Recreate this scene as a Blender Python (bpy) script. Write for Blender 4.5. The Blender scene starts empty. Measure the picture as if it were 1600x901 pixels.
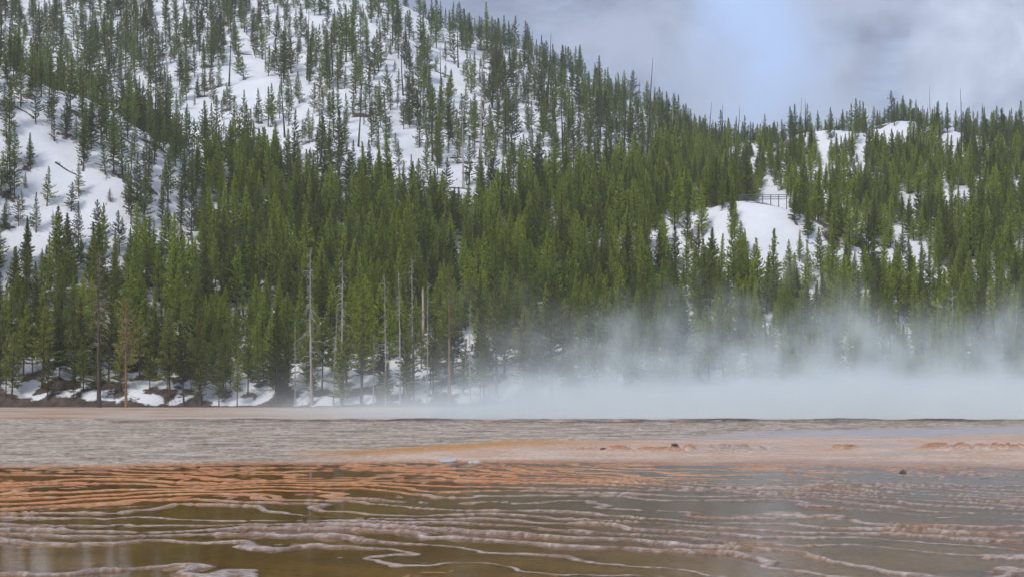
import bpy, math, random
import numpy as np
from mathutils import Vector

# ------------------------------------------------------------------ camera, sky, sun, exposure
scene = bpy.context.scene
COL = scene.collection
F, HOR, CAMZ = 2400.0, 606.0, 2.5          # focal length and horizon row of a 1600 px wide frame
cam_data = bpy.data.cameras.new('camera')
cam = bpy.data.objects.new('camera', cam_data); COL.objects.link(cam)
cam.location = (0, 0, CAMZ); cam.rotation_euler = (math.radians(90), 0, 0)
cam_data.sensor_width = 36; cam_data.lens = 36 * F / 1600
cam_data.shift_y = (HOR - 450.5) / 1600
cam_data.clip_start = 0.1; cam_data.clip_end = 5000
scene.camera = cam

SUN_EL, SUN_AZ = math.radians(43), math.radians(212)     # azimuth clockwise from +Y: behind the camera, to the left
world = bpy.data.worlds.new('World'); scene.world = world; world.use_nodes = True
wt = world.node_tree; wn = wt.nodes; wl = wt.links
wn.clear()
w_out = wn.new('ShaderNodeOutputWorld'); w_bg = wn.new('ShaderNodeBackground'); w_bg.inputs['Strength'].default_value = 0.1
wl.new(w_bg.outputs[0], w_out.inputs[0])
sky = wn.new('ShaderNodeTexSky'); sky.sky_type = 'NISHITA'; sky.sun_disc = False
sky.sun_elevation = SUN_EL; sky.sun_rotation = SUN_AZ
w_tc = wn.new('ShaderNodeTexCoord')
def w_noise(scale, sz, loc, detail, rough, dist=0.0):
    mp = wn.new('ShaderNodeMapping'); mp.inputs['Scale'].default_value = (1, 1, sz); mp.inputs['Location'].default_value = loc
    wl.new(w_tc.outputs['Generated'], mp.inputs[0])
    n = wn.new('ShaderNodeTexNoise'); n.inputs['Scale'].default_value = scale; n.inputs['Detail'].default_value = detail
    n.inputs['Roughness'].default_value = rough; n.inputs['Distortion'].default_value = dist
    wl.new(mp.outputs[0], n.inputs['Vector']); return n.outputs['Fac']
def w_ramp(src, stops):
    r = wn.new('ShaderNodeValToRGB'); el = r.color_ramp.elements
    while len(el) < len(stops): el.new(0.5)
    for e, (p, c) in zip(el, stops): e.position = p; e.color = (*c, 1) if len(c) == 3 else c
    wl.new(src, r.inputs[0]); return r.outputs[0]
def w_mix(fac, a, b):
    m = wn.new('ShaderNodeMix'); m.data_type = 'RGBA'
    if isinstance(fac, float): m.inputs[0].default_value = fac
    else: wl.new(fac, m.inputs[0])
    for s, k in ((a, 6), (b, 7)):
        if isinstance(s, tuple): m.inputs[k].default_value = (*s, 1)
        else: wl.new(s, m.inputs[k])
    return m.outputs[2]
# layered cloud: grey undersides, paler breaks, a little thin blue
c_base = w_ramp(w_noise(5.2, 1.9, (0.35, 0.1, 0.2), 8, 0.58, 0.5), [(0.40, (1.8, 2.08, 2.85)), (0.5, (2.3, 2.7, 3.7)), (0.60, (3.2, 3.85, 5.4))])
c_bill = w_ramp(w_noise(9.0, 1.3, (1.35, 0.2, 0.63), 7, 0.52, 0.3), [(0.47, (0, 0, 0)), (0.58, (1, 1, 1))])
c_cloud = w_mix(c_bill, c_base, (3.0, 3.45, 4.5))
def w_blob(center, r0, r1, wob, nscale):
    nz = wn.new('ShaderNodeTexNoise'); nz.inputs['Scale'].default_value = nscale; nz.inputs['Detail'].default_value = 6; nz.inputs['Roughness'].default_value = 0.55
    wl.new(w_tc.outputs['Generated'], nz.inputs['Vector'])
    sc_ = wn.new('ShaderNodeVectorMath'); sc_.operation = 'MULTIPLY_ADD'; sc_.inputs[1].default_value = (wob,) * 3; sc_.inputs[2].default_value = (-wob / 2,) * 3
    wl.new(nz.outputs['Color'], sc_.inputs[0])
    ad = wn.new('ShaderNodeVectorMath'); ad.operation = 'ADD'; wl.new(w_tc.outputs['Generated'], ad.inputs[0]); wl.new(sc_.outputs[0], ad.inputs[1])
    ds = wn.new('ShaderNodeVectorMath'); ds.operation = 'DISTANCE'; wl.new(ad.outputs[0], ds.inputs[0]); ds.inputs[1].default_value = center
    mr = wn.new('ShaderNodeMapRange'); mr.interpolation_type = 'SMOOTHSTEP'; wl.new(ds.outputs['Value'], mr.inputs[0])
    mr.inputs[1].default_value = r1; mr.inputs[2].default_value = r0; return mr.outputs[0]
c_cloud = w_mix(w_blob((0.156, 0.96, 0.236), 0.0, 0.085, 0.15, 11.0), c_cloud, (3.3, 4.4, 6.7))      # thin bright break
billow = w_ramp(w_noise(15.0, 1.0, (0.2, 0.4, 0.1), 6, 0.55, 0.3), [(0.36, (2.3, 2.7, 3.5)), (0.6, (4.3, 4.8, 6.0))])
c_cloud = w_mix(w_blob((0.318, 0.93, 0.183), 0.068, 0.088, 0.055, 26.0), c_cloud, billow)               # heaped cloud behind the right hill
c_gap = w_ramp(w_noise(3.1, 1.5, (0.9, 2.3, 0.1), 3, 0.5, 0.2), [(0.56, (0, 0, 0)), (0.72, (0.75, 0.75, 0.75))])
wl.new(w_mix(c_gap, c_cloud, sky.outputs[0]), w_bg.inputs['Color'])

sun_data = bpy.data.lights.new('sun', 'SUN'); sun_data.energy = 1.5; sun_data.angle = math.radians(14)
sun_data.color = (1.0, 0.96, 0.9)
sun = bpy.data.objects.new('sun', sun_data); COL.objects.link(sun)
sdir = Vector((math.sin(SUN_AZ) * math.cos(SUN_EL), math.cos(SUN_AZ) * math.cos(SUN_EL), math.sin(SUN_EL)))
sun.rotation_euler = sdir.to_track_quat('Z', 'Y').to_euler(); sun.location = sdir * 300

scene.view_settings.view_transform = 'Standard'; scene.view_settings.look = 'None'
scene.view_settings.exposure = 0.58; scene.view_settings.gamma = 1.0
scene.render.engine = 'CYCLES'
cy = scene.cycles
cy.use_denoising = True
cy.max_bounces = 5; cy.diffuse_bounces = 3; cy.glossy_bounces = 2; cy.transmission_bounces = 3
cy.transparent_max_bounces = 12; cy.volume_bounces = 2
cy.sample_clamp_indirect = 6.0; cy.caustics_reflective = False; cy.caustics_refractive = False
cy.use_adaptive_sampling = True; cy.adaptive_threshold = 0.035; cy.adaptive_min_samples = 16

rng = np.random.default_rng(11)
random.seed(5)

# ------------------------------------------------------------------ helpers
def perlin(x, y, seed=0):
    x = np.asarray(x, float); y = np.asarray(y, float)
    xi = np.floor(x).astype(np.int64); yi = np.floor(y).astype(np.int64)
    xf = x - xi; yf = y - yi
    def grad(ix, iy, dx, dy):
        h = (ix * 374761393 + iy * 668265263 + seed * 974634777) & 0xFFFFFFFF
        h = ((h ^ (h >> 13)) * 1274126177) & 0xFFFFFFFF
        h = h ^ (h >> 16)
        a = (h & 1023) * (2 * math.pi / 1024)
        return np.cos(a) * dx + np.sin(a) * dy
    u = xf * xf * xf * (xf * (xf * 6 - 15) + 10); v = yf * yf * yf * (yf * (yf * 6 - 15) + 10)
    n00 = grad(xi, yi, xf, yf); n10 = grad(xi + 1, yi, xf - 1, yf)
    n01 = grad(xi, yi + 1, xf, yf - 1); n11 = grad(xi + 1, yi + 1, xf - 1, yf - 1)
    return ((n00 * (1 - u) + n10 * u) * (1 - v) + (n01 * (1 - u) + n11 * u) * v) * 1.5
def fbm(x, y, oct=4, seed=0, gain=0.5):
    s = 0; a = 1.0; t = 0
    for k in range(oct):
        s = s + a * perlin(x * 2 ** k, y * 2 ** k, seed + k * 17); t += a; a *= gain
    return s / t
def sstep(a, b, x):
    t = np.clip((x - a) / (b - a), 0, 1); return t * t * (3 - 2 * t)
def lerp(a, b, t): return a + (b - a) * t

def mesh_obj(name, verts, faces, mats, parent=None, smooth=False, mat_idx=None, link=True):
    me = bpy.data.meshes.new(name)
    verts = np.asarray(verts, np.float32); faces = np.asarray(faces, np.int32)
    me.vertices.add(len(verts)); me.vertices.foreach_set('co', verts.ravel())
    nf, k = faces.shape
    me.loops.add(nf * k); me.loops.foreach_set('vertex_index', faces.ravel())
    me.polygons.add(nf); me.polygons.foreach_set('loop_start', np.arange(nf, dtype=np.int32) * k)
    if mat_idx is not None: me.polygons.foreach_set('material_index', np.asarray(mat_idx, np.int32))
    me.polygons.foreach_set('use_smooth', np.full(nf, smooth))
    me.update(calc_edges=True)
    for m in (mats if isinstance(mats, (list, tuple)) else [mats]): me.materials.append(m)
    o = bpy.data.objects.new(name, me)
    if link: COL.objects.link(o)
    if parent: o.parent = parent
    return o
def set_color(o, name, rgb):
    a = o.data.attributes.new(name, 'FLOAT_COLOR', 'POINT')
    rgba = np.ones((len(rgb), 4), np.float32); rgba[:, :3] = rgb
    a.data.foreach_set('color', rgba.ravel())
def set_float(o, name, v):
    a = o.data.attributes.new(name, 'FLOAT', 'POINT'); a.data.foreach_set('value', np.asarray(v, np.float32))
def grid_faces(nr, nc):
    i = np.arange(nr * nc).reshape(nr, nc)
    return np.stack([i[:-1, :-1], i[:-1, 1:], i[1:, 1:], i[1:, :-1]], -1).reshape(-1, 4)
def tag(o, label=None, cat=None, group=None, kind=None):
    if label: o['label'] = label
    if cat: o['category'] = cat
    if group: o['group'] = group
    if kind: o['kind'] = kind
    return o
def empty(name, loc, rz=0.0, s=1.0):
    o = bpy.data.objects.new(name, None); COL.objects.link(o)
    o.location = loc; o.rotation_euler = (0, 0, rz); o.scale = (s, s, s); o.empty_display_size = 0.3
    return o

def single_out(items):
    """items: (object, label, px): a few alike neighbours are told apart by their order from the left"""
    by = {}
    for it in items: by.setdefault(it[1], []).append(it)
    nth = 'first second third fourth fifth sixth seventh eighth ninth tenth eleventh twelfth thirteenth fourteenth'.split()
    for lb, its in by.items():
        its.sort(key=lambda t: t[2])
        for q, (o, _, _) in enumerate(its):
            w = nth[q] if q < len(nth) else None
            o['label'] = lb if len(its) == 1 else (f'{lb}, {w} from left' if w else f'{lb}, farther right')

class NT:
    def __init__(s, name):
        s.m = bpy.data.materials.new(name); s.m.use_nodes = True; s.t = s.m.node_tree; s.n = s.t.nodes; s.l = s.t.links
        s.p = s.n['Principled BSDF']; s.out = s.n['Material Output']
    def set(s, **kw):
        for k, v in kw.items():
            k = {'base': 'Base Color', 'rough': 'Roughness', 'spec': 'Specular IOR Level'}.get(k, k)
            if hasattr(v, 'links') or isinstance(v, bpy.types.NodeSocket): s.l.new(v, s.p.inputs[k])
            else: s.p.inputs[k].default_value = (*v, 1) if isinstance(v, tuple) else v
    def noise(s, scale, detail=4, rough=0.55, sc=(1, 1, 1), coord='Object', out='Fac'):
        tc = s.n.new('ShaderNodeTexCoord'); mp = s.n.new('ShaderNodeMapping'); mp.inputs['Scale'].default_value = sc
        s.l.new(tc.outputs[coord], mp.inputs[0])
        n = s.n.new('ShaderNodeTexNoise'); n.inputs['Scale'].default_value = scale; n.inputs['Detail'].default_value = detail
        n.inputs['Roughness'].default_value = rough
        s.l.new(mp.outputs[0], n.inputs['Vector']); return n.outputs[out]
    def ramp(s, src, stops):
        r = s.n.new('ShaderNodeValToRGB'); el = r.color_ramp.elements
        while len(el) < len(stops): el.new(0.5)
        for e, (p, c) in zip(el, stops): e.position = p; e.color = (*c, 1)
        s.l.new(src, r.inputs[0]); return r.outputs[0]
    def mix(s, fac, a, b, mode='MIX'):
        m = s.n.new('ShaderNodeMix'); m.data_type = 'RGBA'; m.blend_type = mode
        for v, k in ((fac, 0), (a, 6), (b, 7)):
            if isinstance(v, bpy.types.NodeSocket): s.l.new(v, m.inputs[k])
            elif isinstance(v, tuple): m.inputs[k].default_value = (*v, 1)
            else: m.inputs[k].default_value = v
        return m.outputs[2]
    def attr(s, name, out='Color'):
        a = s.n.new('ShaderNodeAttribute'); a.attribute_name = name; return a.outputs[out]
    def math(s, op, a, b=0.0, c=0.0):
        m = s.n.new('ShaderNodeMath'); m.operation = op
        for v, k in ((a, 0), (b, 1), (c, 2)):
            if isinstance(v, bpy.types.NodeSocket): s.l.new(v, m.inputs[k])
            else: m.inputs[k].default_value = v
        return m.outputs[0]
    def bump(s, h, strength=0.3, dist=0.02):
        b = s.n.new('ShaderNodeBump'); b.inputs['Strength'].default_value = strength; b.inputs['Distance'].default_value = dist
        s.l.new(h, b.inputs['Height']); s.l.new(b.outputs[0], s.p.inputs['Normal'])
    def random(s):
        return s.n.new('ShaderNodeObjectInfo').outputs['Random']

# ------------------------------------------------------------------ materials
def needle_material(name, dark, light, warm):
    k = NT(name)
    tint = k.attr('tint', 'Fac')
    c = k.mix(tint, dark, light)
    r = k.random()
    c = k.mix(k.math('MULTIPLY', r, 0.55), c, k.mix(0.5, c, warm))
    v = k.math('MULTIPLY_ADD', k.math('FRACT', k.math('MULTIPLY', r, 7.31)), 1.0, 0.52)
    vm = k.n.new('ShaderNodeVectorMath'); vm.operation = 'SCALE'
    k.l.new(c, vm.inputs[0]); k.l.new(v, vm.inputs['Scale'])
    k.set(rough=0.55, spec=0.3)
    k.l.new(vm.outputs[0], k.p.inputs['Base Color'])
    tr = k.n.new('ShaderNodeBsdfTranslucent'); k.l.new(vm.outputs[0], tr.inputs['Color'])
    ms = k.n.new('ShaderNodeMixShader'); ms.inputs[0].default_value = 0.3
    k.l.new(k.p.outputs[0], ms.inputs[1]); k.l.new(tr.outputs[0], ms.inputs[2]); k.l.new(ms.outputs[0], k.out.inputs[0])
    return k.m
M = {}
M['needles'] = needle_material('pine_needles', (0.075, 0.125, 0.013), (0.35, 0.42, 0.042), (0.34, 0.33, 0.04))
M['needles_high'] = needle_material('upper_pine_needles', (0.055, 0.092, 0.024), (0.22, 0.285, 0.06), (0.24, 0.24, 0.05))
M['needles_edge'] = needle_material('edge_pine_needles', (0.066, 0.095, 0.014), (0.28, 0.31, 0.042), (0.31, 0.25, 0.04))
M['needles_gold'] = needle_material('yellowing_needles', (0.12, 0.10, 0.035), (0.33, 0.26, 0.08), (0.28, 0.24, 0.10))
def bark(name, a, b):
    k = NT(name); n = k.noise(3.0, 6, 0.65, (1, 1, 0.15))
    k.set(base=k.ramp(n, [(0.3, a), (0.7, b)]), rough=0.9, spec=0.15); k.bump(n, 0.5, 0.03); return k.m
M['bark'] = bark('pine_bark', (0.055, 0.042, 0.034), (0.14, 0.11, 0.09))
M['bark_red'] = bark('orange_bark', (0.16, 0.09, 0.05), (0.36, 0.23, 0.13))
M['dead'] = bark('weathered_wood', (0.26, 0.235, 0.22), (0.55, 0.51, 0.48))
M['pale'] = bark('stripped_pale_wood', (0.36, 0.29, 0.21), (0.58, 0.49, 0.38))
M['burnt'] = bark('burnt_wood', (0.035, 0.032, 0.034), (0.10, 0.09, 0.088))

k = NT('snow_slope')
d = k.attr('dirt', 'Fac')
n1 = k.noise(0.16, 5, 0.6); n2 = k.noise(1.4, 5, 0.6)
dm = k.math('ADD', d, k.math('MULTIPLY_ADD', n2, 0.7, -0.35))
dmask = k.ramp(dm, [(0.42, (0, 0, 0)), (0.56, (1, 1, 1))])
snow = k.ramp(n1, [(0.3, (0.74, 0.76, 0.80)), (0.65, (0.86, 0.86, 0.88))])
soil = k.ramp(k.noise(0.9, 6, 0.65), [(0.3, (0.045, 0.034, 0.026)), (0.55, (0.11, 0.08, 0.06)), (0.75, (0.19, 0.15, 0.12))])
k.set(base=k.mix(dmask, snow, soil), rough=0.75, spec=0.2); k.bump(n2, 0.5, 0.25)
M['slope'] = k.m

k = NT('sinter_and_mats')
c = k.attr('Col')
gn = k.noise(7.0, 7, 0.75)
cc = k.mix(1.0, c, k.ramp(gn, [(0.3, (0.45, 0.44, 0.43)), (0.5, (1.0, 1.0, 1.0)), (0.7, (1.55, 1.53, 1.5))]), 'MULTIPLY')
wet = k.attr('wet', 'Fac')
k.set(base=cc, rough=k.math('MULTIPLY_ADD', wet, -0.6, 0.85), spec=k.math('MULTIPLY', wet, 0.5)); k.bump(gn, 0.4, 0.02)
M['flat'] = k.m

def water_material(name, tint, rough, bump_s):
    k = NT(name); k.n.remove(k.p)
    gl = k.n.new('ShaderNodeBsdfGlossy'); tcx = k.n.new('ShaderNodeTexCoord'); sxx = k.n.new('ShaderNodeSeparateXYZ'); k.l.new(tcx.outputs['Object'], sxx.inputs[0])
    mrx = k.n.new('ShaderNodeMapRange'); k.l.new(sxx.outputs['X'], mrx.inputs[0]); mrx.inputs[1].default_value = -4; mrx.inputs[2].default_value = 10; xr = mrx.outputs[0]      # the open right side is more rippled
    k.l.new(k.math('MULTIPLY_ADD', k.noise(0.09, 3, 0.5, (1, 0.6, 1)), rough * 2.0, k.math('MULTIPLY_ADD', xr, rough * 1.6, rough * -0.35)), gl.inputs['Roughness'])
    tr = k.n.new('ShaderNodeBsdfTransparent'); tr.inputs['Color'].default_value = (*tint, 1)
    fr = k.n.new('ShaderNodeFresnel'); fr.inputs['IOR'].default_value = 1.33
    ms = k.n.new('ShaderNodeMixShader')
    b = k.n.new('ShaderNodeBump'); b.inputs['Strength'].default_value = bump_s; b.inputs['Distance'].default_value = 0.02
    k.l.new(k.noise(2.2, 4, 0.6, (0.6, 1.6, 1)), b.inputs['Height'])
    k.l.new(b.outputs[0], gl.inputs['Normal'])
    k.l.new(fr.outputs[0], ms.inputs[0]); k.l.new(tr.outputs[0], ms.inputs[1]); k.l.new(gl.outputs[0], ms.inputs[2])
    k.l.new(ms.outputs[0], k.out.inputs[0]); return k.m
M['water'] = water_material('shallow_runoff', (0.95, 0.90, 0.80), 0.11, 0.12)
M['spring'] = water_material('spring_pool', (0.5, 0.65, 0.65), 0.08, 0.10)

k = NT('stone'); n = k.noise(4.0, 6, 0.65)
k.set(base=k.mix(k.random(), k.ramp(n, [(0.3, (0.42, 0.40, 0.39)), (0.7, (0.72, 0.70, 0.70))]), (0.5, 0.48, 0.47)), rough=0.85); k.bump(n, 0.8, 0.05); M['stone'] = k.m
k = NT('dark_stone'); n = k.noise(4.0, 6, 0.65)
k.set(base=k.ramp(n, [(0.3, (0.04, 0.032, 0.03)), (0.7, (0.15, 0.11, 0.09))]), rough=0.8); k.bump(n, 0.8, 0.05); M['dark_stone'] = k.m
k = NT('orange_stone'); n = k.noise(6.0, 6, 0.65)
k.set(base=k.ramp(n, [(0.3, (0.16, 0.07, 0.03)), (0.7, (0.42, 0.22, 0.10))]), rough=0.7); k.bump(n, 0.8, 0.05); M['orange_stone'] = k.m

# ------------------------------------------------------------------ terrain function
def hill(X, Y):
    X = np.asarray(X, float); Y = np.asarray(Y, float)
    H = np.interp(X, [-400, -160, -100, -32, -20, 4, 20, 40, 56, 68, 78, 104, 140, 220, 400], [150, 150, 147, 125, 118, 110, 102, 92, 83, 75, 70, 75, 75, 74, 68])
    Yc = np.interp(X, [-400, -100, -40, 56, 68, 78, 104, 140, 400], [520, 520, 485, 480, 440, 412, 420, 430, 430])
    Y0 = 205.5 + 1.5 * perlin(X / 23, X * 0 + 3.3, 5)
    t = (Y - Y0) / (Yc - Y0)
    up = H * t
    dn = H * (1 - 0.75 * (t - 1))
    kk = 5.0
    z = -kk * np.log(np.exp(-np.clip(up, -50, 400) / kk) + np.exp(-np.clip(dn, -200, 400) / kk))
    sp = np.interp(X, [-400, -110, -90, -79, -63, -53, -42], [31, 30, 27, 22, 13, 5, 0])
    yc = 272 + 6 * perlin(X / 20, X * 0, 9)
    z = z + sp * np.exp(-0.5 * ((Y - yc) / np.where(Y < yc, 29, 21)) ** 2)
    z = z + 11.5 * np.exp(-0.5 * (((X - 47) / 15) ** 2 + ((Y - 281) / 10) ** 2))
    z = z + 4.5 * np.exp(-0.5 * (((X - 79) / 9) ** 2 + ((Y - 399) / 7) ** 2))
    z = z + 2.5 * np.exp(-0.5 * (((X - 104) / 7) ** 2 + ((Y - 413) / 6) ** 2))
    z = z + 4.0 * np.exp(-0.5 * (((X + 6) / 9) ** 2 + ((Y - 219) / 6) ** 2)) + 3.0 * np.exp(-0.5 * (((X - 12) / 9) ** 2 + ((Y - 221) / 6) ** 2))
    a = sstep(206, 240, Y)
    z = z + a * (2.4 * fbm(X / 46, Y / 46, 3, 21) + 0.9 * fbm(X / 11, Y / 11, 3, 33))
    # snow bank step at the foot of the slope
    z = z + 0.5 * sstep(205, 208, Y + 1.5 * perlin(X / 6, Y / 6, 41)) * (1 - 0.0)
    fade = sstep(201.5, 205.5, Y)
    return np.where(Y < 203, -0.15, -0.15 * (1 - fade) + fade * np.maximum(z, -0.05))
def to_px(X, Y, Z): return 800 + F * X / Y, HOR - F * (Z - CAMZ) / Y
def on_ground(px, py):
    """world point where the sight line through a picture point meets the hillside"""
    ys = np.arange(196, 620, 0.25); xs = (px - 800) / F * ys; zr = CAMZ + (HOR - py) / F * ys
    hz = np.where(ys < 204, 0.0, hill(xs, ys)); hit = np.nonzero(hz >= zr)[0]
    i = hit[0] if len(hit) else len(ys) - 1
    return float(xs[i]), float(ys[i]), float(hz[i])

# ------------------------------------------------------------------ ground, crust, terraces, pools
gs = mesh_obj('ground', [(-900, -400, -0.4), (900, -400, -0.4), (900, 204, -0.4), (-900, 204, -0.4)], [(0, 1, 2, 3)], M['flat'])
set_color(gs, 'Col', np.tile((0.30, 0.26, 0.24), (4, 1))); set_float(gs, 'wet', np.zeros(4)); tag(gs, kind='structure')

ypx = np.concatenate([np.linspace(1180, 912, 60, endpoint=False), np.linspace(912, 655, 400, endpoint=False), np.linspace(655, 634.6, 60)])
Yr = 6000.0 / (ypx - 606)
uc = np.concatenate([np.linspace(-0.8, -0.37, 60, endpoint=False), np.linspace(-0.37, 0.37, 880, endpoint=False), np.linspace(0.37, 0.8, 61)])
UU, YY = np.meshgrid(uc, Yr); XX = UU * (YY + 4.0)
PX, PY = 800 + F * XX / YY, 606 + 6000 / YY

def contour_field(X, Y):
    tilt = 0.75 * np.logaddexp(0, (X + 3.0) / 2.0) * 2.0
    w = fbm(X / 9, Y / 9, 3, 61) * 4.8 + fbm(X / 2.3, Y / 2.3, 3, 71) * 0.8 + fbm(X / 0.8, Y / 0.8, 3, 81) * 0.30
    return (Y + tilt + w) / 1.6
e = 0.05
T0 = contour_field(XX, YY)
gx = (contour_field(XX + e, YY) - T0) / e; gy = (contour_field(XX, YY + e) - T0) / e
gm = np.maximum(np.hypot(gx, gy), 0.5)
fr = T0 - np.round(T0)
dist = np.maximum(np.abs(fr) / gm + 0.015 * fbm(XX / 0.35, YY / 0.35, 2, 83), 0)                                     # metres to the nearest rim
lvl = np.round(T0)
strength = sstep(-0.35, 0.15, perlin(XX / 5 + lvl * 3.7, YY / 5 + lvl * 1.3, 91))
rimw = 0.05 + 0.05 * np.clip(0.5 + 0.9 * perlin(XX / 2.3, YY / 2.3, 95), 0, 1)
rimw = rimw * np.where(fr > 0, 1.5, 0.8)
rim = np.exp(-(dist / rimw) ** 2) * (0.78 + 0.22 * strength) * (0.95 + 0.18 * fbm(XX / 0.9, YY / 0.9, 2, 85))
# finer secondary rims in the orange belt
T1 = T0 * 2.0 + fbm(XX / 1.7, YY / 1.7, 2, 97) * 0.8
rim2 = np.exp(-((T1 - np.round(T1)) / 0.10) ** 2) * sstep(-0.15, 0.35, perlin(XX / 3.6, YY / 3.6, 99))
shore = np.interp(XX, [-30, -16, -10, 0, 8, 20, 40], [47, 48.2, 51, 52.5, 51, 49, 48]) + 1.2 * fbm(XX / 7, YY / 7, 3, 103)
mt = sstep(0, 1, 0.5 - (YY - shore + 1.6 * sstep(-2, 8, XX) * fbm(XX / 2.5, YY / 1.2, 3, 105)) / (1.2 + 5.0 * sstep(-2, 8, XX)))                           # 1 in the terraces
orange = mt * sstep(-1, 1, (YY - np.interp(XX, [-20, -12, -4, 4, 12], [28.5, 30.5, 35, 41, 46])) / 2.5 + 0.7 * fbm(XX / 5, YY / 5, 3, 107))
peach_lo = np.interp(XX, [-12, -6, 0, 8, 26], [60, 60.5, 70, 71.5, 79])
peach = (1 - mt) * sstep(2.0, -2.0, YY - peach_lo + 3 * fbm(XX / 9, YY / 9, 3, 111)) * sstep(-8.5, -3.5, XX + 2.0 * fbm(XX / 5, YY / 5, 2, 113))
wetstrip = (1 - mt) * (1 - peach) * sstep(5, 12, XX) * sstep(4, -3, YY - np.interp(XX, [5, 30], [74, 92]) + 3 * fbm(XX / 9, YY / 9, 2, 115))
fine2 = fbm(XX / 0.16, YY / 0.22, 2, 119); fine = fbm(XX / 0.45, YY / 0.45, 3, 121); mid = fbm(XX / 2.2, YY / 2.2, 4, 123); big = fbm(XX / 12, YY / 12, 3, 125)
# heights
shelf = np.exp(-(dist / (rimw * 3.2)) ** 4) * sstep(-0.5, 0.3, perlin(XX / 4, YY / 4, 87))
zt = -0.034 + 0.029 * orange + (0.008 - 0.004 * orange) * mid + (0.052 - 0.020 * orange) * rim + 0.026 * shelf * (1 - 0.8 * orange) + rim2 * (0.034 - 0.012 * orange) + (0.009 - 0.005 * orange) * fine
lump = sstep(0.02, 0.34, fbm(XX / 0.8, YY / 0.8, 3, 127)) * np.exp(-((YY - np.interp(XX, [-6, 4, 12, 24], [58, 60.5, 60.5, 63])) / 2.0) ** 2) * sstep(0, 6, XX) * sstep(-0.25, 0.2, perlin(XX / 3.5, YY / 9, 129))
peb = sstep(0.12, 0.4, fbm(XX / 0.5, YY / 0.7, 2, 117)) * (1 - peach) * (1 - 0.8 * wetstrip)
zc = 0.05 + 0.020 * peb + 0.0035 * (YY - 50) + 0.022 * fine * (1 - peach) * (1 - 0.8 * wetstrip) + 0.022 * mid * (1 - 0.5 * peach) + 0.24 * lump
lipn = fbm(XX / 4, YY / 4, 3, 131)
lip = 110 + 2.5 * fbm(XX / 14, YY * 0 + 1.1, 2, 133)
zc = zc + 0.10 * np.exp(-((YY - lip + 3) / 3.5) ** 2) * (0.6 + 2.2 * lipn)
basin = sstep(14, 30, YY - lip) * sstep(-14, 2, XX)
far = sstep(0, 2, YY - lip)
zc = lerp(zc, 0.03 + 0.02 * mid, far)
zc = zc - 0.5 * basin * sstep(196, 186, YY + 3 * big)
ZZ = lerp(zc, zt, mt)
# colours
def C(*c): return np.array(c, float)
def blend(a, b, m): return a + (b - a) * m[..., None]
crust = blend(C(.37, .30, .24) + 0 * XX[..., None], C(.53, .45, .378), sstep(-0.25, 0.35, mid + 0.6 * fine))
crust = blend(crust, C(.10, .08, .075), sstep(0.05, 0.4, fbm(XX / 3.5, YY / 1.8, 4, 141)) * 0.5)
crust = blend(crust, C(.60, .54, .48), peb * sstep(-0.1, 0.3, fine) * 0.8)
crust = blend(crust, C(.13, .10, .08), peb * sstep(0.0, -0.3, fine) * 0.75)
crust = blend(crust, C(.055, .045, .048), np.exp(-((YY - lip + 3.5) / 5.5) ** 2) * sstep(-0.2, 0.35, lipn + 0.12) * sstep(-32, -20, XX) * 0.8)
crust = blend(crust, C(.42, .31, .24), sstep(4, -1, YY - shore) * 0.35)
pc = blend(C(.58, .38, .26) + 0 * XX[..., None], C(.64, .48, .38), sstep(-0.2, 0.3, mid))
pc = blend(pc, C(.55, .26, .07), np.exp(-((YY - peach_lo + 2.5) / 4.0) ** 2) * sstep(9, -2, XX))
pc = blend(pc, C(.40, .17, .06), np.clip(lump * 1.6, 0, 1) * 0.9)
pc = blend(pc, C(.60, .52, .48), sstep(0.2, 0.45, fine) * 0.5)
pc = blend(pc, C(.45, .39, .36), sstep(0.0, 0.3, fbm(XX / 6, YY / 3.0, 3, 157)) * sstep(-2, 5, XX) * 0.65)
dry = blend(crust, pc, peach); dry = blend(dry, C(.46, .42, .43), wetstrip * 0.85)
farc = blend(C(.48, .36, .27) + 0 * XX[..., None], C(.40, .22, .11), sstep(0.0, 0.35, fbm(XX / 16, YY / 5, 3, 151)) * sstep(-15, -25, XX))
farc = blend(farc, C(.58, .53, .50), sstep(0.05, 0.3, fbm(XX / 10, YY / 4, 3, 153)) * 0.7)
farc = blend(farc, C(.085, .055, .045), sstep(197, 200, YY + 1.5 * big) * 0.95)
farc = blend(farc, C(.35, .42, .42), basin)
dry = blend(dry, farc, far)
pool = blend(C(.36, .18, .045) + 0 * XX[..., None], C(.52, .29, .09), sstep(-0.3, 0.3, mid + big))
pool = blend(pool, blend(C(.60, .17, .012) + 0 * XX[..., None], C(.56, .36, .25), sstep(-2, 7, XX)), orange)
pool = blend(pool, C(.34, .10, .015), orange * sstep(5.5, 1.5, shore - YY) * 0.7)
pool = blend(pool, C(.27, .085, .014), orange * sstep(-0.05, 0.35, fbm(XX / 5 + 0.3 * T0, T0 * 1.3, 3, 165)) * 0.75)
pool = blend(pool, C(.62, .34, .11), orange * sstep(0.12, 0.4, fbm(XX / 3, T0 * 2.2, 3, 167)) * 0.6)
rimc = blend(C(.24, .15, .11) + 0 * XX[..., None], C(.41, .345, .31), sstep(0.35, 0.75, rim + 0.25 * fine))
rimc = blend(rimc, C(.60, .30, .13), orange * 0.9)
rimc = blend(rimc, C(.20, .11, .075), sstep(0.05, 0.4, fbm(XX / 1.1, YY / 1.1, 3, 161)) * 0.5)
rimc = blend(rimc, C(.62, .59, .57), sstep(0.2, 0.45, fine2) * 0.35)
wetc = blend(pool, rimc, np.clip(1.4 * rim + 0.8 * shelf * (1 - 0.8 * orange) + 0.8 * rim2 * (0.35 + 0.45 * orange), 0, 1))
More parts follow.
